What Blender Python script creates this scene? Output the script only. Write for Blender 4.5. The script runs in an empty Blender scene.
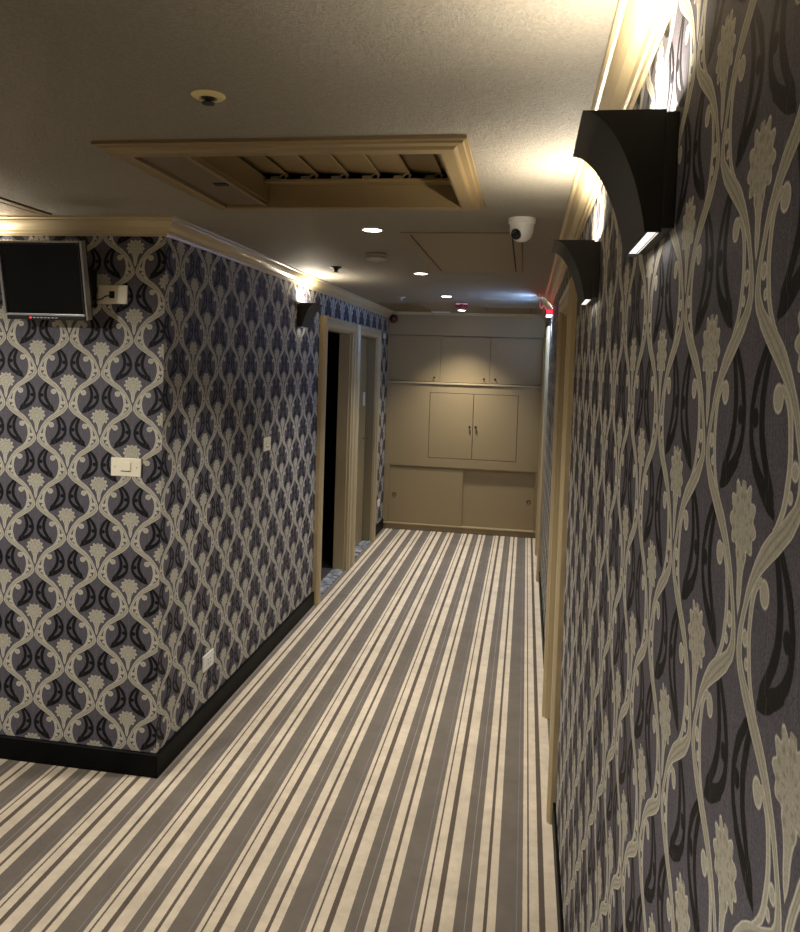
import bpy, bmesh, math, random
from mathutils import Vector, Matrix
random.seed(4)
C = bpy.context.scene.collection
SC = bpy.context.scene
H = 2.35
XL, XR, YF, YE = -1.487, 0.178, 2.992, 8.165     # left corridor wall, right wall, wall with the monitor, cabinet front
XFAR, YBACK, YEND = -5.0, -1.6, 8.5
WT = 0.085                                        # wall thickness

# ------------------------------------------------------------------ node helpers
class E_:
    """a float socket with arithmetic"""
    def __init__(s, nt, sock): s.nt, s.s = nt, sock
    def _m(s, op, *a, clamp=False):
        n = s.nt.nodes.new('ShaderNodeMath'); n.operation = op; n.use_clamp = clamp
        for i, x in enumerate((s,) + a):
            if isinstance(x, E_): s.nt.links.new(x.s, n.inputs[i])
            else: n.inputs[i].default_value = x
        return E_(s.nt, n.outputs[0])
    def __add__(s, o): return s._m('ADD', o)
    __radd__ = __add__
    def __sub__(s, o): return s._m('SUBTRACT', o)
    def __rsub__(s, o): return s._m('MULTIPLY', -1.0)._m('ADD', o)
    def __mul__(s, o): return s._m('MULTIPLY', o)
    __rmul__ = __mul__
    def __truediv__(s, o): return s._m('DIVIDE', o)
    def abs(s): return s._m('ABSOLUTE')
    def fract(s): return s._m('FRACT')
    def sin(s): return s._m('SINE')
    def sqrt(s): return s._m('SQRT')
    def max(s, o): return s._m('MAXIMUM', o)
    def min(s, o): return s._m('MINIMUM', o)
    def pingpong(s, o): return s._m('PINGPONG', o)
    def soft(s, k): return s._m('MULTIPLY', k)._m('ADD', 0.5, clamp=True)     # signed distance to a 0..1 mask
    def curve(s, pts, scale):
        n = s.nt.nodes.new('ShaderNodeFloatCurve')
        cm = n.mapping; cm.use_clip = True
        c = cm.curves[0]
        pts = sorted(pts)
        c.points[0].location = pts[0][0], pts[0][1] / scale
        c.points[1].location = pts[-1][0], pts[-1][1] / scale
        for x, y in pts[1:-1]: c.points.new(x, y / scale)
        for p in c.points: p.handle_type = 'AUTO_CLAMPED'
        cm.update()
        s.nt.links.new(s.s, n.inputs['Value']); n.inputs['Factor'].default_value = 1
        return E_(s.nt, n.outputs[0]) * scale

def new_mat(name):
    m = bpy.data.materials.new(name); m.use_nodes = True
    nt = m.node_tree; b = nt.nodes['Principled BSDF']
    return m, nt, b
def mixc(nt, f, a, b):
    n = nt.nodes.new('ShaderNodeMix'); n.data_type = 'RGBA'
    for i, x in ((6, a), (7, b)):
        if isinstance(x, bpy.types.NodeSocket): nt.links.new(x, n.inputs[i])
        else: n.inputs[i].default_value = (*x, 1)
    if isinstance(f, E_): nt.links.new(f.s, n.inputs[0])
    elif isinstance(f, bpy.types.NodeSocket): nt.links.new(f, n.inputs[0])
    else: n.inputs[0].default_value = f
    return n.outputs[2]
def noise(nt, scale, detail=2.0, vec=None, rough=0.5):
    n = nt.nodes.new('ShaderNodeTexNoise'); n.inputs['Scale'].default_value = scale
    n.inputs['Detail'].default_value = detail; n.inputs['Roughness'].default_value = rough
    if vec: nt.links.new(vec, n.inputs['Vector'])
    return E_(nt, n.outputs['Fac'])
def objcoord(nt):
    return nt.nodes.new('ShaderNodeTexCoord').outputs['Object']
def bump(nt, b, h, dist, strength=1.0):
    n = nt.nodes.new('ShaderNodeBump'); n.inputs['Distance'].default_value = dist; n.inputs['Strength'].default_value = strength
    nt.links.new(h.s, n.inputs['Height']); nt.links.new(n.outputs[0], b.inputs['Normal'])
def lin(r, g, b):
    f = lambda c: (c/255/12.92) if c/255 <= .04045 else ((c/255+.055)/1.055)**2.4
    return (f(r), f(g), f(b))

def simple(name, col, rough=.5, metal=0, bumpy=0, bscale=200, var=0, spec=.5):
    m, nt, b = new_mat(name)
    b.inputs['Roughness'].default_value = rough; b.inputs['Metallic'].default_value = metal
    b.inputs['Specular IOR Level'].default_value = spec
    co = objcoord(nt)
    nz = noise(nt, bscale, 3, co)
    v = max(var, .02)
    c = mixc(nt, nz, tuple(x*(1-v) for x in col), tuple(min(1, x*(1+v)) for x in col))
    nt.links.new(c, b.inputs['Base Color'])
    if bumpy: bump(nt, b, nz, bumpy)
    return m
def emit(name, col, strength, base=(.8, .8, .8)):
    m, nt, b = new_mat(name)
    b.inputs['Base Color'].default_value = (*base, 1)
    b.inputs['Emission Color'].default_value = (*col, 1); b.inputs['Emission Strength'].default_value = strength
    return m

# ------------------------------------------------------------------ the damask wallpaper
def wallpaper():
    m, nt, b = new_mat('damask_wallpaper')
    uv = nt.nodes.new('ShaderNodeUVMap'); uv.uv_map = 'UVMap'
    sp = nt.nodes.new('ShaderNodeSeparateXYZ'); nt.links.new(uv.outputs[0], sp.inputs[0])
    U, V = E_(nt, sp.outputs[0]), E_(nt, sp.outputs[1])
    u = U.pingpong(1.0)
    v = (V * -1.0).fract()
    X = lambda px: px/250.0
    T = lambda py: py/525.0
    # main ogee strand between column 0 and column 1
    half = [(0, 747), (30, 714), (60, 670), (90, 630), (120, 596), (150, 571), (180, 555), (205, 544), (225, 538), (245, 537), (262.5, 543)]
    wid = [(0, 16), (30, 26), (60, 33), (90, 27), (120, 18), (150, 12.5), (180, 10), (205, 10), (225, 11), (245, 13), (262.5, 16)]
    cp = [(T(y), X(x-520)) for y, x in half] + [(T(y+262.5), X(770-x)) for y, x in half[1:]]
    wp = [(T(y), X(w)) for y, w in wid] + [(T(y+262.5), X(w)) for y, w in wid[1:]]
    cc, ww = v.curve(cp, 1.0), v.curve(wp, .25)
    d = (u - cc).abs()
    strand = ww - d                     # >0 inside
    rel = d / ww.max(.01)
    # elements that belong to one column (u from its axis, v down from the palmette tip)
    def column(u, v):
        y0 = 535
        hp = [(535, 0), (630, 0), (640, 28), (660, 20), (684, 14), (700, 13), (716, 10), (734, 3), (742, 0), (1060, 0)]
        hw = v.curve([(T(y-y0), X(w)) for y, w in hp], .4)
        # palmette: pointed lobes round a centre, drawn in polar form
        dv = (T(605-y0) - v) * 2.1
        th = u._m('ARCTAN2', dv) / math.pi
        rr = (u*u + dv*dv).sqrt()
        lobes = [(0, 74), (.05, 68), (.075, 59), (.11, 67), (.155, 75), (.20, 68), (.23, 58), (.27, 66), (.315, 72), (.365, 64), (.395, 56), (.44, 63), (.485, 68), (.535, 60), (.565, 53),
                 (.61, 57), (.655, 60), (.71, 52), (.74, 45), (.80, 42), (.86, 40), (.93, 36), (1, 40)]
        lob = th.curve([(t_, X(w)) for t_, w in lobes], .5)
        pal = (hw - u - .004).max(lob - rr)
        vein = ((th*37.0).sin()*.8 + (rr*70.0 - 5.0).sin()*.6) * (rr*9.0)._m('MINIMUM', 1.0)
        # inner strand with its volute, beside the crossing
        zc = [(0, 622), (118, 622), (128, 613), (140, 599), (155, 590), (180, 584), (210, 581), (240, 585), (270, 594), (300, 616), (315, 630), (525, 630)]
        zw = [(0, 0), (114, 0), (120, 10), (128, 15), (138, 11), (160, 10), (200, 9.5), (240, 10), (280, 10), (305, 8), (318, 0), (525, 0)]
        c2, w2 = v.curve([(T(y), X(x-520)) for y, x in zc], 1.0), v.curve([(T(y), X(w)) for y, w in zw], .25)
        inner = w2 - (u-c2).abs() - .004
        def ball(px, py, r, k=1.0):
            du, dv = (u - X(px)), (v - T(py))*2.1
            return X(r) - (du*du + dv*dv).sqrt()
        volute = ball(118, 136, 20)
        eye = ball(42, 222, 13).max(ball(54, 256, 9))
        # black ogee behind
        def blk(pts):
            out = []
            for y, c, w in pts: out.append((((y-265)/525.0) % 1.0, X(c-270), X(w)))
            out.sort()
            return out
        k1 = blk([(46, 370, 0), (56, 357, 9), (85, 331, 14), (110, 311, 14), (140, 297, 12), (165, 290, 11), (190, 291, 11), (215, 301, 14), (238, 322, 19), (256, 346, 28), (276, 374, 27), (294, 398, 14), (304, 412, 0)])
        k2 = blk([(48, 384, 0), (58, 376, 9), (90, 354, 12), (120, 343, 13), (150, 337, 13), (180, 339, 13), (210, 350, 15), (238, 369, 15), (262, 387, 16), (285, 399, 9), (300, 408, 0)])
        def strandk(k):
            a, z = k[0], k[-1]                              # interpolate across the wrap
            f = (1.0 - z[0]) / (1.0 - z[0] + a[0])
            c_, w_ = z[1] + (a[1]-z[1])*f, z[2] + (a[2]-z[2])*f
            k = [(0.0, c_, w_)] + k + [(1.0, c_, w_)]
            return v.curve([(p, w) for p, c, w in k], .25) - (u - v.curve([(p, c) for p, c, w in k], 1.0)).abs() - .003
        black = strandk(k1).max(strandk(k2)).max(ball(38, 170-265+525, 15))
        return pal, vein, inner.max(volute).max(eye), black
    # the other column: mirrored and dropped by half
    p0, q0, i0, k0 = column(u, v)
    p1, q1, i1, k1 = column(1.0 - u, (v + .5).fract())
    soft = 70.0
    pal = p0.max(p1)
    cream = strand.max(pal).max(i0.max(i1))
    mk_cream = cream.soft(soft)
    mk_black = k0.max(k1).soft(soft)
    mk_pal = pal.soft(soft)
    vein = (p0.soft(soft)*q0 + p1.soft(soft)*q1)
    co = nt.nodes.new('ShaderNodeTexCoord').outputs['Object']
    fine = (noise(nt, 420, 2, co, .6)*2.4 - .7)._m('ADD', 0, clamp=True); med = noise(nt, 160, 3, co, .6)
    ground = mixc(nt, fine*.6+med*.4, lin(54, 52, 59), lin(112, 108, 118))
    blackc = mixc(nt, fine, lin(5, 5, 6), lin(20, 18, 20))
    rim = (cream - .012).soft(55)                       # 0 along the outline, 1 further in
    groove = (0.30 - (rel - .35).abs()*2.4).soft(2.5) * strand.soft(soft)
    body = mixc(nt, fine*.5+med*.5, lin(146, 142, 126), lin(198, 193, 176))
    edge = mixc(nt, fine, lin(208, 203, 184), lin(234, 229, 212))
    olive = mixc(nt, fine, lin(112, 106, 88), lin(138, 132, 110))
    cr = mixc(nt, rim, edge, body)
    cr = mixc(nt, groove*.55, cr, olive)
    cr = mixc(nt, (vein*.5 - .05)._m('ADD', 0, clamp=True), cr, olive)
    col = mixc(nt, mk_black, ground, blackc)
    col = mixc(nt, mk_cream, col, cr)
    nt.links.new(col, b.inputs['Base Color'])
    h = mk_cream*.8 + rim*mk_cream*(-.25) + fine*.22 + vein*(-.12)
    bump(nt, b, h, .0016, .75)
    b.inputs['Roughness'].default_value = .62
    b.inputs['Specular IOR Level'].default_value = .18
    return m

def carpet():
    m, nt, b = new_mat('striped_carpet')
    g = nt.nodes.new('ShaderNodeNewGeometry'); sp = nt.nodes.new('ShaderNodeSeparateXYZ'); nt.links.new(g.outputs['Position'], sp.inputs[0])
    wob = noise(nt, 260, 2, g.outputs['Position'])
    x = E_(nt, sp.outputs[0]) + (wob - .5)*.004
    P = .3345
    t = ((x + .225) / P).fract()
    ramp = nt.nodes.new('ShaderNodeValToRGB'); ramp.color_ramp.interpolation = 'CONSTANT'
    cr, dk, bn, ln = lin(226, 210, 184), lin(120, 110, 98), lin(102, 88, 75), lin(168, 160, 154)
    bl = lin(136, 131, 132)
    seq = [(0, bn), (.019, cr), (.0635, dk), (.0975, ln), (.0995, dk), (.124, cr), (.1555, bn), (.168, cr), (.195, dk), (.260, bl), (.263, dk), (.280, cr), (.2965, bn), (.302, cr)]
    el = ramp.color_ramp.elements
    el[0].position = 0; el[0].color = (*bn, 1)
    el[1].position = seq[1][0]/P; el[1].color = (*seq[1][1], 1)
    for p, c in seq[2:]:
        e = el.new(p/P); e.color = (*c, 1)
    nt.links.new(t.s, ramp.inputs[0])
    pile = noise(nt, 700, 2, g.outputs['Position']); blot = noise(nt, 5, 4, g.outputs['Position'], .65)
    blot2 = noise(nt, 22, 3, g.outputs['Position'], .6)
    f = ((pile - .5)*1.1 + (blot - .5)*1.7 + (blot2 - .5)*.9 + .55)._m('ADD', 0, clamp=True)
    mul = nt.nodes.new('ShaderNodeMix'); mul.data_type = 'RGBA'; mul.blend_type = 'MULTIPLY'; mul.inputs[0].default_value = 1
    nt.links.new(ramp.outputs[0], mul.inputs[6])
    nt.links.new(mixc(nt, f, (.74, .73, .72), (1.08, 1.08, 1.08)), mul.inputs[7])
    nt.links.new(mul.outputs[2], b.inputs['Base Color'])
    b.inputs['Roughness'].default_value = .95; b.inputs['Specular IOR Level'].default_value = .1
    b.inputs['Sheen Weight'].default_value = .15
    bump(nt, b, pile, .004, .6)
    return m

def ceiling_mat():
    m, nt, b = new_mat('crinkled_ceiling_paper')
    g = nt.nodes.new('ShaderNodeNewGeometry')
    a = noise(nt, 170, 6, g.outputs['Position'], .75); c = noise(nt, 40, 3, g.outputs['Position'], .6)
    h = a*.7 + c*.5
    nt.links.new(mixc(nt, (a*1.6 - .3)._m('ADD', 0, clamp=True), lin(116, 109, 96), lin(164, 157, 143)), b.inputs['Base Color'])
    b.inputs['Roughness'].default_value = .6; b.inputs['Specular IOR Level'].default_value = .4
    bump(nt, b, h, .010, .9)
    return m

def marble():
    m, nt, b = new_mat('grey_marble')
    g = nt.nodes.new('ShaderNodeNewGeometry')
    a = noise(nt, 14, 6, g.outputs['Position'], .7)
    nt.links.new(mixc(nt, (a*3.5 - 1.3)._m('ADD', 0, clamp=True), lin(70, 74, 82), lin(196, 200, 206)), b.inputs['Base Color'])
    b.inputs['Roughness'].default_value = .2
    return m

M = dict(
    paper=wallpaper(), carpet=carpet(), ceil=ceiling_mat(), marble=marble(),
    gold=simple('gold_cornice_paint', lin(182, 164, 128), .32, .1, .0006, 240, .10),
    casing=simple('gold_beige_door_paint', lin(178, 160, 124), .34, .05, .0005, 320, .10),
    leaf=simple('beige_door_paint', lin(132, 118, 88), .4, .05, .0004, 260, .08),
    cab=simple('beige_cabinet_paint', lin(158, 138, 102), .42, .05, .0004, 90, .05),
    vent=simple('tan_vent_paint', lin(134, 114, 78), .4, .1, .0004, 200, .08),
    vpanel=simple('brown_panel_paint', lin(104, 90, 68), .45, .05, .0004, 160, .10),
    cpanel=simple('tan_ceiling_panel_paint', lin(120, 103, 80), .45, .05, .0004, 160, .06),
    black=simple('black_gloss_board', lin(10, 10, 10), .5, 0, .0003, 60, .3, .1),
    bmetal=simple('black_lamp_metal', lin(27, 26, 25), .5, .0, .0002, 500, .08),
    inner=simple('white_lamp_lining', lin(230, 225, 215), .5),
    dark=simple('dark_gap', lin(16, 14, 12), .8),
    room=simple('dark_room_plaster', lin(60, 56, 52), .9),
    cream=simple('cream_plastic', lin(238, 230, 206), .35),
    white=simple('white_plastic', lin(228, 226, 220), .32),
    greyp=simple('grey_plastic', lin(176, 170, 158), .45),
    silver=simple('silver_plastic', lin(176, 176, 176), .3, .6),
    screen=simple('black_lcd_glass', lin(10, 10, 11), .18),
    blackp=simple('black_plastic', lin(18, 18, 18), .4),
    red=simple('red_plastic', lin(150, 16, 18), .35),
    dred=simple('dark_red_enamel', lin(84, 14, 14), .35),
    brass=simple('pale_brass', lin(196, 176, 120), .3, .7),
    ring=simple('dull_brass_ring', lin(120, 104, 70), .35, .5),
    yell=simple('pale_yellow_plate', lin(212, 196, 140), .45),
    chrome=simple('chrome', lin(200, 200, 200), .15, 1),
    glow=emit('lamp_glow', (1, .90, .76), 14),
    slot=emit('lamp_slot_glow', (1, .97, .92), .7),
    redglow=emit('red_lamp_glow', (1, .03, .06), 1.2, (.6, .02, .03)),
    blueglow=emit('cold_lamp_glow', (.65, .82, 1), 3),
)

# ------------------------------------------------------------------ mesh helpers
class MB:
    def __init__(s): s.bm = bmesh.new()
    def box(s, x0, x1, y0, y1, z0, z1, bev=0, mat=None):
        r = bmesh.ops.create_cube(s.bm, size=1)
        vs = r['verts']
        T = Matrix.Translation(((x0+x1)/2, (y0+y1)/2, (z0+z1)/2)) @ Matrix.Diagonal((abs(x1-x0), abs(y1-y0), abs(z1-z0), 1))
        if mat is not None: T = mat @ T
        bmesh.ops.transform(s.bm, matrix=T, verts=vs)
        if bev:
            es = list({e for v in vs for e in v.link_edges})
            bmesh.ops.bevel(s.bm, geom=es, offset=bev, segments=2, affect='EDGES', profile=.6)
        return s
    def lathe(s, prof, n=32, mat=Matrix.Identity(4), cap=True):
        """prof: (r, z) list turned round z"""
        rings = []
        for r, z in prof:
            if r < 1e-5: rings.append([s.bm.verts.new(mat @ Vector((0, 0, z)))])
            else: rings.append([s.bm.verts.new(mat @ Vector((r*math.cos(2*math.pi*i/n), r*math.sin(2*math.pi*i/n), z))) for i in range(n)])
        for a, b in zip(rings, rings[1:]):
            for i in range(n):
                j = (i+1) % n
                if len(a) == 1 and len(b) == 1: continue
                if len(a) == 1: s.bm.faces.new((a[0], b[i], b[j]))
                elif len(b) == 1: s.bm.faces.new((a[i], a[j], b[0]))
                else: s.bm.faces.new((a[i], a[j], b[j], b[i]))
        if cap:
            for r in (rings[0], rings[-1]):
                if len(r) > 2: s.bm.faces.new(r)
        return s
    def tube(s, pts, r, n=10):
        pts = [Vector(p) for p in pts]; rings = []
        for i, p in enumerate(pts):
            t = (pts[min(i+1, len(pts)-1)] - pts[max(i-1, 0)]).normalized()
            a = t.cross(Vector((0, 0, 1)))
            if a.length < .05: a = t.cross(Vector((1, 0, 0)))
            a.normalize(); b_ = t.cross(a)
            rings.append([s.bm.verts.new(p + r*(math.cos(2*math.pi*k/n)*a + math.sin(2*math.pi*k/n)*b_)) for k in range(n)])
        for a, b_ in zip(rings, rings[1:]):
            for k in range(n): s.bm.faces.new((a[k], a[(k+1) % n], b_[(k+1) % n], b_[k]))
        s.bm.faces.new(rings[0]); s.bm.faces.new(rings[-1])
        return s
    def prism(s, poly, y0, y1, mat=Matrix.Identity(4)):
        """poly: (x, z) outline pushed along y"""
        a = [s.bm.verts.new(mat @ Vector((x, y0, z))) for x, z in poly]
        b_ = [s.bm.verts.new(mat @ Vector((x, y1, z))) for x, z in poly]
        n = len(poly)
        s.bm.faces.new(a); s.bm.faces.new(b_)
        for i in range(n): s.bm.faces.new((a[i], a[(i+1) % n], b_[(i+1) % n], b_[i]))
        return s
    def sweep(s, path, prof, closed=False, segs=None):
        """prof (d, z) swept along a flat path, d to the left of travel, mitred"""
        n = len(path); P = [Vector(p) for p in path]
        def nrm(i):
            d = (P[(i+1) % n] - P[i]).normalized(); return Vector((-d.y, d.x))
        off = []
        for i in range(n):
            if not closed and i == 0: off.append(nrm(0))
            elif not closed and i == n-1: off.append(nrm(n-2))
            else:
                a, b_ = nrm((i-1) % n), nrm(i); off.append((a+b_) / (1+a.dot(b_)))
        cnt = n if closed else n-1
        for i in (segs if segs is not None else range(cnt)):
            j = (i+1) % n
            A = [s.bm.verts.new((P[i].x+off[i].x*d, P[i].y+off[i].y*d, z)) for d, z in prof]
            B = [s.bm.verts.new((P[j].x+off[j].x*d, P[j].y+off[j].y*d, z)) for d, z in prof]
            k = len(prof)
            for q in range(k): s.bm.faces.new((A[q], B[q], B[(q+1) % k], A[(q+1) % k]))
            s.bm.faces.new(A); s.bm.faces.new(B)
        return s
    def xf(s, mat):
        bmesh.ops.transform(s.bm, matrix=mat, verts=s.bm.verts); return s
    def build(s, name, mat, parent=None, smooth=False, uv=None, loc=None):
        bmesh.ops.remove_doubles(s.bm, verts=s.bm.verts, dist=1e-6) if smooth else None
        bmesh.ops.recalc_face_normals(s.bm, faces=s.bm.faces)
        if uv:
            l = s.bm.loops.layers.uv.new('UVMap')
            for f in s.bm.faces:
                for lp in f.loops: lp[l].uv = uv(f.normal, lp.vert.co)
        me = bpy.data.meshes.new(name)
        o = bpy.data.objects.new(name, me); C.objects.link(o)
        if parent is not None:
            o.parent = parent
            base = parent
            off = Vector((0, 0, 0))
            while base is not None: off += base.location; base = base.parent
        else: off = Vector(loc) if loc else Vector((0, 0, 0)); o.location = off
        if parent is None or True:
            if not getattr(s, 'local', False): bmesh.ops.translate(s.bm, vec=-off, verts=s.bm.verts)
        s.bm.to_mesh(me); s.bm.free()
        me.materials.append(mat)
        if smooth:
            for p in me.polygons: p.use_smooth = True
            try: me.set_sharp_from_angle(angle=math.radians(38))
            except Exception: pass
        return o
def L_():
    m = MB(); m.local = True; return m

def tag(o, label=None, cat=None, group=None, kind=None):
    if label: o['label'] = label
    if cat: o['category'] = cat
    if group: o['group'] = group
    if kind: o['kind'] = kind
    return o
def thing(name, loc, label, cat, group=None, rz=0, kind=None):
    o = bpy.data.objects.new(name, None); C.objects.link(o); o.empty_display_size = .05
    o.location = loc; o.rotation_euler = (0, 0, rz)
    return tag(o, label, cat, group, kind)
def copy_thing(src, loc, label=None, group=None, rz=None):
    r = src.copy(); C.objects.link(r); r.location = loc
    if rz is not None: r.rotation_euler = (0, 0, rz)
    if label: r['label'] = label
    if group: r['group'] = group
    def rec(a, b):
        for ch in list(a.children):
            c = ch.copy()
            C.objects.link(c); c.parent = b
            rec(ch, c)
    rec(src, r)
    return r
def light(kind, name, loc, energy, col, parent=None, rot=None, aim=None, **kw):
    l = bpy.data.lights.new(name, kind); l.energy = energy; l.color = col
    for k, v in kw.items(): setattr(l, k, v)
    o = bpy.data.objects.new(name, l); C.objects.link(o); o.location = loc
    if aim is not None:
        o.rotation_euler = (Vector(aim)-Vector(loc)).to_track_quat('-Z', 'Y').to_euler()
    elif rot: o.rotation_euler = rot
    if parent: o.parent = parent
    return o

# ------------------------------------------------------------------ the setting
S = .147
def uv_front(n, p): return ((p.x+1.769)/S, (p.z-1.264)/.285)
def uv_left(n, p):
    if abs(n.y) > .7: return uv_front(n, p)
    return ((p.y-3.13)/S, (p.z-2.280)/.2845)
def uv_right(n, p):
    if abs(n.y) > .7: return uv_front(n, p)
    return ((p.y-.659)/.140, (p.z-1.983)/.288)

def wall_with_doors(x0, x1, y0, y1, doors):
    m = MB(); y = y0
    for a, b_, zt in doors:
        m.box(x0, x1, y, a, 0, H); m.box(x0, x1, a, b_, zt, H); y = b_
    m.box(x0, x1, y, y1, 0, H)
    return m
ZTL, ZTR = 2.04, 2.06
LD = [(5.48, 6.375, ZTL), (6.625, 7.49, ZTL)]
RD = [(3.085, 3.936, ZTR), (6.565, 7.40, ZTR)]
tag(wall_with_doors(XL-WT, XL, YF, YEND, LD).build('wall_left', M['paper'], uv=uv_left), kind='structure')
tag(wall_with_doors(XR, XR+WT, YBACK, YEND, RD).build('wall_right', M['paper'], uv=uv_right), kind='structure')
tag(MB().box(XFAR, XL-WT, YF, YF+WT, 0, H).build('wall_front', M['paper'], uv=uv_front), kind='structure')
tag(MB().box(XFAR-WT, XFAR, YBACK, YF+WT, 0, H).build('wall_far_left', M['paper'], uv=uv_left), kind='structure')
tag(MB().box(XFAR, XR+WT, YBACK-WT, YBACK, 0, H).build('wall_back', M['paper'], uv=uv_front), kind='structure')
tag(MB().box(XL-WT, XR+WT, YEND, YEND+WT, 0, H).build('wall_end', M['room']), kind='structure')
# dark rooms behind the doors
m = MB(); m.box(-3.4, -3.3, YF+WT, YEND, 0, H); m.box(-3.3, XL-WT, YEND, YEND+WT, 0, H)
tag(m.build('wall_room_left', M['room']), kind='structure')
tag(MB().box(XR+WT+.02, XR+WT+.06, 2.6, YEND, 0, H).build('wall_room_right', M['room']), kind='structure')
tag(MB().box(XFAR-WT, XR+WT+.06, YBACK-WT, YEND+WT, -.08, 0).build('floor', M['carpet']), kind='structure')
tag(MB().box(-3.3, XL-WT, YF+WT, YEND, 0, .012).build('trim_1', M['room']), kind='structure')
# ceiling with the vent opening
VX0, VX1, VY0, VY1 = -1.105, -.245, 2.00, 2.672
m = MB()
m.box(XFAR-WT, VX0, YBACK-WT, YEND+WT, H, H+.03); m.box(VX1, XR+WT+.06, YBACK-WT, YEND+WT, H, H+.03)
m.box(VX0, VX1, YBACK-WT, VY0, H, H+.03); m.box(VX0, VX1, VY1, YEND+WT, H, H+.03)
tag(m.build('ceiling', M['ceil']), kind='structure')
m = MB(); m.box(XFAR-WT, XR+WT+.06, YBACK-WT, YEND+WT, H+.16, H+.2)
tag(m.build('ceiling_slab', M['room']), kind='structure')

# cornices
room = [(XR, YBACK), (XR, YE), (XL, YE), (XL, YF), (XFAR, YF), (XFAR, YBACK)]
cprof = [(0, H-.074), (.007, H-.074), (.009, H-.064), (.014, H-.062), (.018, H-.052), (.026, H-.046), (.034, H-.040), (.043, H-.028), (.049, H-.018),
         (.050, H-.012), (.056, H-.011), (.061, H-.008), (.062, H), (0, H)]
cthin = [(0, H-.030), (.010, H-.030), (.014, H-.022), (.022, H-.014), (.026, H), (0, H)]
for i, nm in enumerate(['trim_2', 'trim_3', 'trim_4', 'trim_5', 'trim_6', 'trim_7']):
    tag(MB().sweep(room, cthin if i == 1 else cprof, True, [i]).build(nm, M['gold'], smooth=False), kind='structure')
bprof = [(0, .1), (.011, .1), (.015, .096), (.015, 0), (0, 0)]
tag(MB().sweep([(XL, 5.40), (XL, YF), (XFAR, YF)], bprof, segs=[0]).sweep([(XL, 6.54), (XL, 6.46)], bprof).sweep([(XL, YE), (XL, 7.57)], bprof).build('baseboard_left', M['black']), kind='structure')
tag(MB().sweep([(XL, 5.40), (XL, YF), (XFAR, YF)], bprof, segs=[1]).build('baseboard_front', M['black']), kind='structure')
bpr = [(0, .09), (.008, .09), (.010, .086), (.010, 0), (0, 0)]
tag(MB().sweep([(XR, YBACK), (XR, 3.005)], bpr).sweep([(XR, 4.016), (XR, 6.485)], bpr).sweep([(XR, 7.48), (XR, YE)], bpr).build('baseboard_right', M['black']), kind='structure')
tag(MB().sweep([(XFAR, YF), (XFAR, YBACK), (XR, YBACK)], bprof).build('baseboard_back', M['black']), kind='structure')

# ------------------------------------------------------------------ doors
def door(name, xw, sx, y0, y1, zt, proj, leaf):
    """sx: +1 the corridor lies towards +x of the wall face xw"""
    d = thing(name, (xw, (y0+y1)/2, 0), None, None, kind='structure')
    w = .08
    prof = [(0, 0), (0, proj*.55), (.008, proj*.62), (.013, proj*.95), (.02, proj), (.036, proj*.98), (.042, proj*.80), (.050, proj*.80), (.056, proj), (.066, proj), (.074, proj*.8), (w, proj*.6), (w, 0)]
    m = MB()
    rows = []
    for s, p in prof:
        x = xw + sx*p
        rows.append([m.bm.verts.new(q) for q in ((x, y0-s, 0), (x, y0-s, zt+s), (x, y1+s, zt+s), (x, y1+s, 0))])
    for a, b_ in zip(rows, rows[1:]):
        for k in range(3): m.bm.faces.new((a[k], a[k+1], b_[k+1], b_[k]))
    for k in (0, 3): m.bm.faces.new([r[k] for r in rows])
    m.build('casing', M['casing'], d)
    t = .012
    xa, xb = xw - sx*(WT+.004), xw + sx*.004
    m = MB(); m.box(xa, xb, y0, y0+t, 0.004, zt); m.box(xa, xb, y1-t, y1, 0.004, zt); m.box(xa, xb, y0+t, y1-t, zt-t, zt)
    m.build('jamb', M['casing'] if leaf != 'grey' else M['leaf'], d)
    MB().box(xa, xw+(sx*.012 if sx > 0 else .006), y0+t, y1-t, 0.0, .012, .003).build('threshold', M['marble'], d)
    if leaf:
        xf = xw - sx*.072
        lf = MB().box(xf, xf-sx*.04, y0+t+.003, y1-t-.020, .016, zt-t-.004, .002).build('door_leaf', M['leaf'], d)
        hy = y1-.15 if leaf == 'grey' else y1-.1
        m = MB(); m.box(xf, xf+sx*.010, hy-.03, hy+.03, 1.37, 1.50, .003)
        m.build('lock_plate', M['white'], lf)
        m = MB(); m.tube([(xf, hy, 1.05), (xf+sx*.045, hy, 1.05), (xf+sx*.05, hy-.01, 1.05), (xf+sx*.05, hy-.11, 1.05)], .009)
        m.build('door_handle', M['chrome'], lf, smooth=True)
    return d
door('door_1', XL, 1, *LD[0], .047, None)
door('door_2', XL, 1, *LD[1], .047, 'grey')
door('door_3', XR, -1, *RD[0], .031, 'gold')
door('door_4', XR, -1, *RD[1], .031, 'gold')

# ------------------------------------------------------------------ built-in cupboards across the corridor end
def knob(par, x, y, z, mat, r=.011):
    T = Matrix.Translation((x, y, z)) @ Matrix.Rotation(math.pi/2, 4, 'X')
    MB().lathe([(0, .0), (r*.55, 0), (r*.5, .010), (r, .014), (r, .022), (r*.6, .026), (0, .026)], 20, T).build('knob', mat, par, smooth=True)
GX0, GX1 = XL+.004, XR-.004
up = thing('overhead_cupboard', ((GX0+GX1)/2, YE, 1.585), 'beige overhead cupboard with three doors under the ceiling at the corridor end', 'cupboard')
m = MB(); m.box(GX0, GX1, YE, YEND-.01, 2.105, H)
m.box(GX0, -1.466, YE, YEND-.01, 1.608, 2.105); m.box(.155, GX1, YE, YEND-.01, 1.608, 2.105); m.box(-1.466, .155, YE+.07, YEND-.01, 1.608, 2.105)
m.build('carcass', M['cab'], up)
MB().box(GX0, GX1, YE-.016, YEND-.01, 1.586, 1.606, .003).build('shelf_rail', M['casing'], up)
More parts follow.
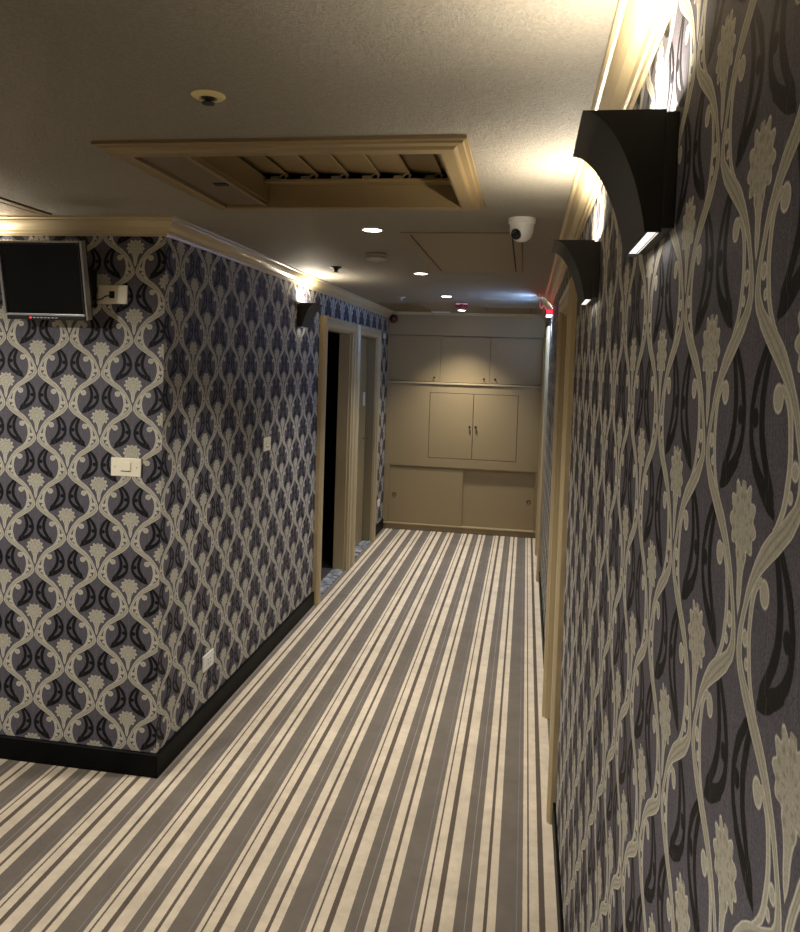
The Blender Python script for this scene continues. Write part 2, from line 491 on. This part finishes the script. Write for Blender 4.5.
for (a, b_, kx) in ((-1.464, -.917, -.975), (-.913, -.387, -.445), (-.383, .153, -.325)):
    dr = MB().box(a, b_, YE+.046, YE+.062, 1.612, 2.098, .0015).build('door', M['cab'], up)
    knob(dr, kx, YE+.046, 1.655, M['blackp'])
mid = thing('wall_cupboard', ((GX0+GX1)/2, YE, .70), 'beige panelled cupboard with two small black-knobbed doors at mid height of the corridor end', 'cupboard')
m = MB(); DX0, DX1, DZ0, DZ1 = -1.011, -.073, .795, 1.497
m.box(GX0, DX0, YE, YEND-.01, .700, 1.584); m.box(DX1, GX1, YE, YEND-.01, .700, 1.584); m.box(DX0, DX1, YE, YEND-.01, DZ1, 1.584); m.box(DX0, DX1, YE, YEND-.01, .700, DZ0)
m.build('panel', M['cab'], mid)
MB().box(DX0, DX1, YE+.03, YEND-.01, DZ0, DZ1).build('interior', M['dark'], mid)
for (a, b_, kx) in ((DX0+.005, -.545, -.575), (-.539, DX1-.005, -.509)):
    dr = MB().box(a, b_, YE+.001, YE+.022, DZ0+.005, DZ1-.005, .001).build('door', M['cab'], mid)
    knob(dr, kx, YE+.001, 1.145, M['blackp'], .012)
    MB().box(kx-.006, kx+.006, YE-.003, YE+.003, 1.10, 1.118, .001).build('keyhole_plate', M['brass'], dr)
lo = thing('sliding_door_cupboard', ((GX0+GX1)/2, YE, 0), 'low beige cupboard with two sliding doors standing on the carpet at the corridor end', 'cupboard')
m = MB(); m.box(GX0, -1.423, YE, YEND-.01, .06, .698); m.box(.135, GX1, YE, YEND-.01, .06, .698); m.box(-1.423, .135, YE+.012, YEND-.01, .688, .698); m.box(-1.423, .135, YE+.075, YEND-.01, .06, .688)
m.build('carcass', M['cab'], lo)
MB().box(GX0, GX1, YE+.006, YEND-.01, 0, .06).build('plinth', M['cab'], lo)
MB().box(GX0-.0, GX1, YE-.018, YE+.07, .060, .074, .003).build('sill_strip', M['gold'], lo)
def pull(par, x, y, z):
    T = Matrix.Translation((x, y, z)) @ Matrix.Rotation(math.pi/2, 4, 'X')
    MB().lathe([(.014, 0), (.024, 0), (.025, .003), (.022, .005), (.016, .004), (.014, .001), (.014, 0)], 28, T, cap=False).build('finger_pull', M['ring'], par, smooth=True)
d1 = MB().box(-1.421, -.625, YE+.012, YE+.032, .076, .684, .0015).build('sliding_door', M['cab'], lo)
pull(d1, -1.365, YE+.012, .375)
d2 = MB().box(-.66, .133, YE+.046, YE+.066, .076, .684, .0015).build('sliding_door', M['cab'], lo)
pull(d2, .075, YE+.046, .375)

# ------------------------------------------------------------------ wall sconces (open top, curved front)
def make_sconce():
    """local: the wall is the plane x = 0, the room is towards -x, length along y 0..L, z 0 = bottom"""
    L, hgt, bx, bot = .22, .155, .016, .036
    top = .120
    r = thing('wall_sconce', (0, 0, 0), '', 'wall lamp')
    def outline(shrink=0):
        pts = []
        for i in range(15):
            a = math.pi/2*i/14
            pts.append((-(top - (top-bot)*(.72*math.sin(a) + .28*(1-math.cos(a)))), hgt*math.cos(a)))
        return pts
    t = .004
    cur = outline()
    # side cheeks
    m = L_()
    m.bm.free()
    for y0, y1 in ((0, t), (L-t, L)):
        m = L_(); m.prism([(-bx, hgt), (-bx, 0)] + cur[::-1], y0, y1); m.build('cheek', M['bmetal'], r)
    # curved front plate
    m = L_()
    inn = [(x+t*1.0, z+t*.4) for x, z in cur]
    inn[0] = (cur[0][0]+t*1.6, hgt); inn[-1] = (cur[-1][0]+t, 0)
    m.prism(cur + inn[::-1], t, L-t)
    m.build('curved_front', M['bmetal'], r, smooth=True)
    m = L_(); m.box(-bx-.002, -bx+.001, t, L-t, .0, hgt); m.build('back_plate', M['bmetal'], r)
    m = L_(); m.box(-bx, 0, -.004, L+.004, .004, hgt-.004, .002); m.build('wall_mount', M['bmetal'], r)
    # lamp inside and light slot below
    m = L_(); m.box(-bot+.001, -bx-.002, t+.004, L-t-.004, .0035, .0055); m.build('light_slot', M['slot'], r)
    m = L_(); T = Matrix.Translation((-.032, .045, .095)) @ Matrix.Rotation(-math.pi/2, 4, 'X')
    m.lathe([(0, 0), (.012, 0), (.012, .02), (.010, .022), (.010, .112), (.012, .114), (.012, .13), (0, .13)], 20, T); m.build('lamp_tube', M['glow'], r, smooth=True)
    light('AREA', 'uplight', (-.046, L/2, hgt-.02), 4.0, (1, .90, .74), r, rot=(math.pi, 0, 0), shape='RECTANGLE', size=.04, size_y=.18)
    light('AREA', 'downlight_slot', (-.027, L/2, .002), .06, (1, .92, .80), r, rot=(0, 0, 0), shape='RECTANGLE', size=.016, size_y=.18)
    return r
s0 = make_sconce(); s0.location = (XR, 1.03, 1.960)
s0['label'] = 'large black curved wall sconce nearest the camera, high on the right wall'
s0['group'] = 'black wall sconces'
copy_thing(s0, (XR, 2.085, 1.968), 'second black wall sconce on the right wall, before the gold door frame')
c = copy_thing(s0, (XL, 5.06, 2.005), 'small black wall sconce on the left wall just before the dark doorway', rz=math.pi)
copy_thing(s0, (-2.295, YF, 2.0), 'black wall sconce on the patterned wall left of the monitor', rz=math.pi/2)

# ------------------------------------------------------------------ ceiling downlights
def make_downlight():
    r = thing('downlight', (0, 0, 0), '', 'ceiling lamp')
    L_().lathe([(.038, 0), (.048, 0), (.049, -.003), (.047, -.006), (.040, -.006), (.038, -.003), (.038, 0)], 36, cap=False).build('trim_ring', M['white'], r, smooth=True)
    L_().lathe([(0, -.002), (.038, -.002), (.038, -.005), (0, -.006)], 36, cap=False).build('lens', M['glow'], r, smooth=True)
    light('SPOT', 'bulb', (0, 0, -.02), 80, (1, .955, .885), r, spot_size=math.radians(103), spot_blend=1.0, shadow_soft_size=.06)
    return r
DLX = -.668
dl = make_downlight(); dl.location = (DLX, 3.218, H)
dl['label'] = 'glowing ceiling downlight nearest the camera, behind the big louvred ceiling vent'
dl['group'] = 'ceiling downlights'
copy_thing(dl, (DLX, 4.731, H), 'second glowing downlight from the camera, just past the plain ceiling access panel')
copy_thing(dl, (DLX, 6.247, H), 'third glowing downlight from the camera, just in front of the red ceiling alarm')
copy_thing(dl, (DLX, 7.75, H), 'farthest glowing downlight, seen just below the red ceiling alarm before the cupboards')
near_lamp = [c_ for c_ in dl.children if c_.type == 'LIGHT'][0].data.copy(); near_lamp.spot_size = math.radians(172); near_lamp.spot_blend = .3; near_lamp.energy = 92
for x, y in ((DLX, .3), (DLX, -1.0), (-2.65, 1.15), (-4.0, .9)):
    q = copy_thing(dl, (x, y, H), 'glowing ceiling downlight outside the picture on the camera side of the vent')
    for ch in q.children:
        if ch.type == 'LIGHT' and x < -1: ch.data = near_lamp

# ------------------------------------------------------------------ big ceiling vent
v = thing('ceiling_vent', ((VX0+VX1)/2, (VY0+VY1)/2, H), 'large tan moulded ceiling vent frame with open louvre blades above the corridor', 'ceiling vent')
OX0, OX1, OY0, OY1 = -1.172, -.168, 1.915, 2.742
loop = [(OX0, OY0), (OX1, OY0), (OX1, OY1), (OX0, OY1)]
def frame_prof(w, t):
    return [(0, H), (0, H-.35*t), (.10*w, H-.42*t), (.14*w, H-.62*t), (.22*w, H-.66*t), (.34*w, H-.72*t), (.44*w, H-.95*t), (.5*w, H-t), (.92*w, H-t), (w, H-.9*t), (w, H)]
MB().sweep(loop, frame_prof(.078, .026), True).build('frame', M['vent'], v)
# solid access leaf on the left, its divider, the recess walls
lf = MB().box(VX0-.004, -.955, VY0-.008, VY1+.004, H-.012, H-.002, .002).build('access_leaf', M['vpanel'], v)
MB().box(-1.01, -.965, 2.34, 2.37, H-.016, H-.011, .002).build('finger_latch', M['dark'], lf)
MB().box(-.955, -.940, VY0-.008, VY1, H-.018, H+.015, .002).build('divider', M['vent'], v)
m = MB()
m.box(-.945, -.935, VY0, VY1, H-.005, H+.075); m.box(VX1-.01, VX1, VY0, VY1, H-.005, H+.075)
m.box(-.935, VX1-.01, VY1-.01, VY1, H-.005, H+.062); m.box(-.935, VX1-.01, VY0, VY0+.01, H-.005, H+.075)
m.build('recess_wall', M['vent'], v)
MB().box(-.935, VX1-.01, 2.600, VY1-.01, H+.052, H+.062, .002).build('hinge_rail', M['vent'], v)
MB().box(VX0, VX1, VY0, VY1, H+.125, H+.135).build('duct_back', M['dark'], v)
for i in range(-1, 6):
    x = -.80 + .109*i
    T = Matrix.Translation((x+.0, 0, H+.088)) @ Matrix.Rotation(math.radians(7), 4, 'Y')
    MB().box(-.060, .056, VY0+.012, 2.640, -.003, .003, .001, T).build('louvre_blade', M['vent'], v)
    m = MB(); m.tube([(x+.03, 2.612, H+.064), (x+.035, 2.606, H+.074), (x+.048, 2.602, H+.080), (x+.058, 2.604, H+.072), (x+.052, 2.608, H+.064)], .004, 8)
    m.box(x+.0, x+.03, 2.60, 2.63, H+.062, H+.072, .002)
    m.build('blade_clip', M['vpanel'], v, smooth=False)

# plain ceiling access panels
def access_panel(x0, x1, y0, y1, label, gap_axis='x', mat='cpanel', grp=None):
    p = thing('ceiling_access_panel', ((x0+x1)/2, (y0+y1)/2, H), label, 'ceiling panel', grp)
    lp = [(x0, y0), (x1, y0), (x1, y1), (x0, y1)]
    w = .038
    MB().sweep(lp, [(0, H), (0, H-.003), (.004, H-.006), (w, H-.006), (w, H)], True).build('frame', M[mat], p)
    MB().box(x0+w, x1-w, y0+w, y1-w, H-.002, H-.001).build('shadow_gap', M['dark'], p)
    MB().box(x0+w+.007, x1-w-.007, y0+w+.002, y1-w-.002, H-.0065, H-.002, .001).build('hatch', M[mat], p)
    return p
access_panel(-.562, -.042, 3.285, 4.60, 'plain tan ceiling access panel between the first downlight and the dome camera')
access_panel(-2.75, -1.945, 1.9, 2.905, 'tan ceiling access panel above the monitor at the left picture edge')
access_panel(-1.375, -1.0, 7.0, 8.06, 'far tan ceiling access panel by the left wall just before the cupboards')
access_panel(-.45, .06, 7.25, 7.95, 'faint tan ceiling access panel right of the farthest downlight')
g = thing('air_diffuser', (-.90, 8.0, H), 'pale flat air diffuser on the ceiling directly before the cupboards', 'diffuser')
MB().box(-1.0, -.80, 7.92, 8.06, H-.010, H, .003).build('frame', M['greyp'], g)
for k in range(4): MB().box(-.985, -.815, 7.935+.03*k, 7.952+.03*k, H-.014, H-.009, .001).build('slat', M['white'], g)

# ceiling devices
t = thing('fire_sprinkler', (-.704, 1.600, H), 'pale yellow recessed sprinkler cup with dark head, on the ceiling before the big vent', 'sprinkler', 'ceiling sprinklers')
MB().lathe([(.036, H), (.037, H-.002), (.034, H-.005), (.025, H-.008), (.019, H-.008), (.017, H-.002), (.036, H)], 40, Matrix.Translation((-.704, 1.6, 0)), cap=False).build('escutcheon', M['yell'], t, smooth=True)
MB().lathe([(0, H), (.014, H), (.015, H-.007), (.011, H-.010), (.006, H-.013), (.006, H-.016), (.014, H-.017), (.014, H-.019), (0, H-.020)], 28, Matrix.Translation((-.704, 1.6, 0))).build('sprinkler_head', M['bmetal'], t, smooth=True)
t = thing('fire_sprinkler', (-1.147, 4.492, H), 'small dark sprinkler head on the ceiling near the left wall lamp glow', 'sprinkler', 'ceiling sprinklers')
MB().lathe([(0, H), (.034, H), (.034, H-.004), (.018, H-.010), (.010, H-.020), (.010, H-.028), (.018, H-.029), (.018, H-.032), (0, H-.034)], 28, Matrix.Translation((-1.147, 4.492, 0))).build('sprinkler_head', M['bmetal'], t, smooth=True)
t = thing('fire_sprinkler', (-1.068, 6.415, H), 'tiny far sprinkler on the ceiling near the left wall beyond the second downlight', 'sprinkler', 'ceiling sprinklers')
MB().lathe([(0, H), (.034, H), (.034, H-.004), (.018, H-.010), (.010, H-.022), (.016, H-.030), (0, H-.032)], 24, Matrix.Translation((-1.068, 6.415, 0))).build('sprinkler_head', M['greyp'], t, smooth=True)
t = thing('smoke_detector', (-.796, 3.943, H), 'round grey ribbed smoke detector on the ceiling behind the first downlight', 'smoke detector')
MB().lathe([(0, H), (.056, H), (.058, H-.004), (.058, H-.010), (.053, H-.012), (.053, H-.016), (.056, H-.018), (.056, H-.024), (.050, H-.030), (.030, H-.034), (0, H-.035)], 40, Matrix.Translation((-.796, 3.943, 0))).build('base', M['greyp'], t, smooth=True)
MB().lathe([(0, H-.033), (.018, H-.033), (.016, H-.038), (0, H-.039)], 24, Matrix.Translation((-.796, 3.943, 0))).build('cap', M['greyp'], t, smooth=True)
# dome camera
cx, cy = -.040, 2.985
t = thing('dome_camera', (cx, cy, H), 'white dome security camera with black lens, on the ceiling by the right wall', 'security camera')
MB().lathe([(0, H), (.051, H), (.052, H-.004), (.051, H-.018), (.046, H-.022), (.045, H-.028)], 40, Matrix.Translation((cx, cy, 0))).build('base', M['white'], t, smooth=True)
prof = [(.045, H-.022)] + [(.045*math.cos(a)**.8 if a < 1.55 else 0, H-.040-.048*math.sin(a)) for a in [i*math.pi/2/10 for i in range(11)]]
MB().lathe(prof, 40, Matrix.Translation((cx, cy, 0)), cap=False).build('dome', M['white'], t, smooth=True)
dirv = Vector((-.52, -.80, -.30)).normalized()
T = Matrix.Translation(Vector((cx, cy, H-.052)) + dirv*.030) @ dirv.to_track_quat('Z', 'Y').to_matrix().to_4x4()
MB().lathe([(0, 0), (.021, 0), (.021, .012), (.019, .014), (.012, .013), (0, .012)], 32, T).build('lens', M['screen'], t, smooth=True)

# red fire devices
t = thing('fire_alarm', (-.595, 6.90, H), 'red box fire alarm hanging from the ceiling above the farthest downlight', 'fire alarm')
MB().box(-.655, -.535, 6.87, 6.93, H-.045, H, .005).build('housing', M['red'], t)
MB().box(-.648, -.542, 6.864, 6.872, H-.016, H-.006, .001).build('pale_band', M['white'], t)
MB().lathe([(0, 0), (.02, 0), (.018, .012), (0, .018)], 20, Matrix.Translation((-.595, 6.871, H-.028)) @ Matrix.Rotation(math.pi/2, 4, 'X')).build('strobe_lens', M['red'], t, smooth=True)
t = thing('fire_bell', (-1.432, YE-.05, 2.275), 'small dark red round fire bell in the upper left corner of the cupboards', 'fire bell')
T = Matrix.Translation((-1.425, YE-.001, 2.270)) @ Matrix.Rotation(math.pi/2, 4, 'X')
MB().lathe([(0, 0), (.03, 0), (.03, .02), (.046, .022), (.046, .030), (.036, .045), (.015, .052), (0, .053)], 32, T).build('gong', M['dred'], t, smooth=True)
MB().lathe([(0, .052), (.008, .052), (.007, .060), (0, .061)], 16, T).build('centre_bolt', M['brass'], t, smooth=True)

# red and white emergency lamp by the second right hand door
ey = 5.92
t = thing('emergency_light', (XR, ey+.14, 2.215), 'red glowing emergency lamp with white cable, high on the right wall near the cupboards', 'emergency lamp')
MB().box(XR-.050, XR, ey, ey+.28, 2.196, 2.236, .004).build('housing', M['red'], t)
MB().box(XR-.046, XR-.004, ey-.004, ey+.002, 2.202, 2.230, .002).build('red_lens', M['redglow'], t)
MB().box(XR-.045, XR-.005, ey+.02, ey+.26, 2.192, 2.197, .001).build('lower_lens', M['blueglow'], t)
pts = []
cab_pts = [(.075, ey+.02, H-.002), (.077, ey+.02, 2.30), (.080, ey+.02, 2.262), (.084, ey+.02, 2.243), (.092, ey+.02, 2.240), (.103, ey+.02, 2.258), (.112, ey+.02, 2.263), (.122, ey+.02, 2.250), (.130, ey+.02, 2.232)]
MB().tube(cab_pts, .004, 8).build('cable', M['white'], t, smooth=True)
light('AREA', 'cold_downlight', (XR-.030, ey+.20, 2.188), 3.2, (.60, .80, 1), None, aim=(XR-.05, 6.52, 2.0), shape='RECTANGLE', size=.03, size_y=.20)
light('SPOT', 'cold_ceiling_beam', (XR-.065, ey+.40, 2.235), 6.0, (.11, .33, 1), None, aim=(-.5, ey+.85, H), spot_size=math.radians(95), spot_blend=.8, shadow_soft_size=.02)
light('AREA', 'cold_side_beam', (XR-.052, ey+.14, 2.212), 6.5, (.28, .48, 1), None, aim=(XL, 6.2, 1.4), shape='RECTANGLE', size=.03, size_y=.2)
light('POINT', 'red_indicator', (XR-.065, ey-.03, 2.225), .10, (1, .05, .12), None, shadow_soft_size=.02)

# ------------------------------------------------------------------ plates on the walls
def plate(name, label, cat, P, n, w, h, kind, mat='cream', grp=None):
    """P centre on the wall, n the wall's outward normal"""
    r = thing(name, P, label, cat, grp)
    ang = math.atan2(n[1], n[0]) + math.pi/2          # local -y is the outward side
    r.rotation_euler = (0, 0, ang)
    L_().box(-w/2, w/2, -.009, 0, -h/2, h/2, .003).build('face_plate', M[mat], r)
    if kind == 'switch':
        L_().box(-.023, .023, -.0125, -.008, -.019, .022, .002).build('rocker', M[mat], r)
        L_().box(-.020, .020, -.0132, -.0122, -.0175, -.0145).build('indicator_slot', M['dark'], r)
        for sx in (-1, 1): L_().lathe([(0, 0), (.0035, 0), (.003, .002), (0, .002)], 12, Matrix.Translation((sx*w*.36, -.0085, 0)) @ Matrix.Rotation(math.pi/2, 4, 'X')).build('screw', M['greyp'], r)
    elif kind == 'socket':
        L_().box(-.024, .024, -.0115, -.008, -.020, .020, .002).build('insert', M[mat], r)
        for sx in (-1, 1):
            for sz in (-1, 1): L_().box(sx*.011-.0016, sx*.011+.0016, -.0122, -.011, sz*.010-.004, sz*.010+.004).build('socket_slot', M['dark'], r)
    elif kind == 'jack':
        L_().box(-.013, .010, -.0112, -.0085, -.016, .013, .001).build('jack_hole', M['dark'], r)
    return r
plate('light_switch', 'cream double-screw light switch plate on the patterned wall below the monitor', 'light switch', (-1.643, YF, 1.3125), (0, -1), .136, .078, 'switch', grp='cream wall plates')
plate('wall_socket', 'cream jack plate with cable on the wall right of the monitor', 'wall socket', (-1.7175, YF, 2.0335), (0, -1), .132, .078, 'jack', grp='cream wall plates')
plate('light_switch', 'cream light switch on the left corridor wall, between the corner and the first doorway', 'light switch', (XL, 4.297, 1.291), (1, 0), .125, .078, 'switch', grp='cream wall plates')
plate('wall_socket', 'white power socket low on the left corridor wall just above the baseboard', 'wall socket', (XL, 3.509, .304), (1, 0), .125, .078, 'socket', 'white', grp='cream wall plates')
plate('wall_socket', 'small white power socket low on the wall between the farthest left door and cupboards', 'wall socket', (XL, 7.892, .321), (1, 0), .12, .075, 'socket', 'white', grp='cream wall plates')
plate('door_chime', 'small white box high on the wall right of the farthest left door', 'door chime', (XL, 7.929, 2.075), (1, 0), .10, .05, 'box', 'white')

# ------------------------------------------------------------------ monitor on its bracket
mon = thing('wall_monitor', (-1.947, YF-.135, 2.076), 'black flat monitor with thin silver bezel tilted forward on the left wall', 'monitor')
TT = Matrix.Rotation(math.radians(-0), 4, 'X')
TILT = Matrix.Rotation(math.radians(11), 4, 'X')
W2, H2 = .188, .156
def mb(x0, x1, y0, y1, z0, z1, bev=0):
    m = L_(); m.box(x0, x1, y0, y1, z0, z1, bev); m.xf(TILT); return m
mb(-W2+.006, W2-.006, .012, .040, -H2+.004, H2-.006, .006).build('rear_shell', M['blackp'], mon)
mb(-W2+.016, W2-.016, -.006, .012, -H2+.020, H2-.016).build('screen', M['screen'], mon)
m = L_()
m.box(-W2, -W2+.012, -.012, .016, -H2+.012, H2, .003); m.box(W2-.009, W2, -.012, .020, -H2-.004, H2, .003)
m.box(-W2+.012, W2-.014, -.010, .016, H2-.007, H2, .002); m.box(-W2+.012, W2-.014, -.012, .012, -H2+.012, -H2+.020, .002)
m.xf(TILT); bz = m.build('bezel', M['silver'], mon)
m = L_(); m.box(-W2+.012, W2-.014, -.009, -.004, H2-.0165, H2-.007); m.box(-W2+.012, -W2+.017, -.009, -.004, -H2+.02, H2-.0165); m.box(W2-.020, W2-.014, -.009, -.004, -H2+.02, H2-.0165)
m.xf(TILT); m.build('inner_bezel', M['blackp'], mon)
ch = mb(-W2+.012, W2-.014, -.010, .012, -H2-.006, -H2+.012, .002).build('chin', M['blackp'], mon)
for k in range(7):
    m = L_(); x = -.052 + .0165*k; m.box(x-.0055, x+.0055, -.013, -.009, -H2+.001, -H2+.005, .001); m.xf(TILT); m.build('button', M['silver'], ch)
m = L_(); m.box(-.072, -.065, -.013, -.009, -H2+.000, -H2+.006, .001); m.xf(TILT); m.build('power_light', M['redglow'], ch)
m = L_(); m.box(.04, .155, .07, .135, -.10, .06, .004); m.box(.06, .135, .03, .08, -.05, .02, .004); m.build('bracket', M['blackp'], mon)
m = L_(); m.tube([(.228, .121, -.047), (.213, .100, -.053), (.205, .085, -.066), (.180, .07, -.075), (.15, .05, -.06)], .0028, 8); m.build('signal_cable', M['blackp'], mon, smooth=True)

# ------------------------------------------------------------------ camera
cam = bpy.data.cameras.new('camera'); co = bpy.data.objects.new('camera', cam); C.objects.link(co)
r = Vector((0.9861434937637785, 0.16259518551593483, 0.03292135104164523)); u = Vector((-0.03936170238166415, 0.03654755757944268, 0.9985564235235552)); w = Vector((-0.1611572713003847, 0.9860157606354857, -0.04244117912404117))
co.matrix_world = Matrix(((r.x, u.x, -w.x, 0), (r.y, u.y, -w.y, 0), (r.z, u.z, -w.z, 1.7795), (0, 0, 0, 1)))
cam.sensor_fit = 'HORIZONTAL'; cam.sensor_width = 36; cam.lens = 768.81/800*36
cam.shift_y = -(466-397.49)/800
cam.clip_start = .01
SC.camera = co

wd = bpy.data.worlds.new('world'); SC.world = wd; wd.use_nodes = True
wd.node_tree.nodes['Background'].inputs[0].default_value = (.02, .02, .02, 1)
vs = SC.view_settings
vs.view_transform = 'Standard'; vs.look = 'None'; vs.gamma = 1; vs.use_curve_mapping = False
vs.exposure = 0.72
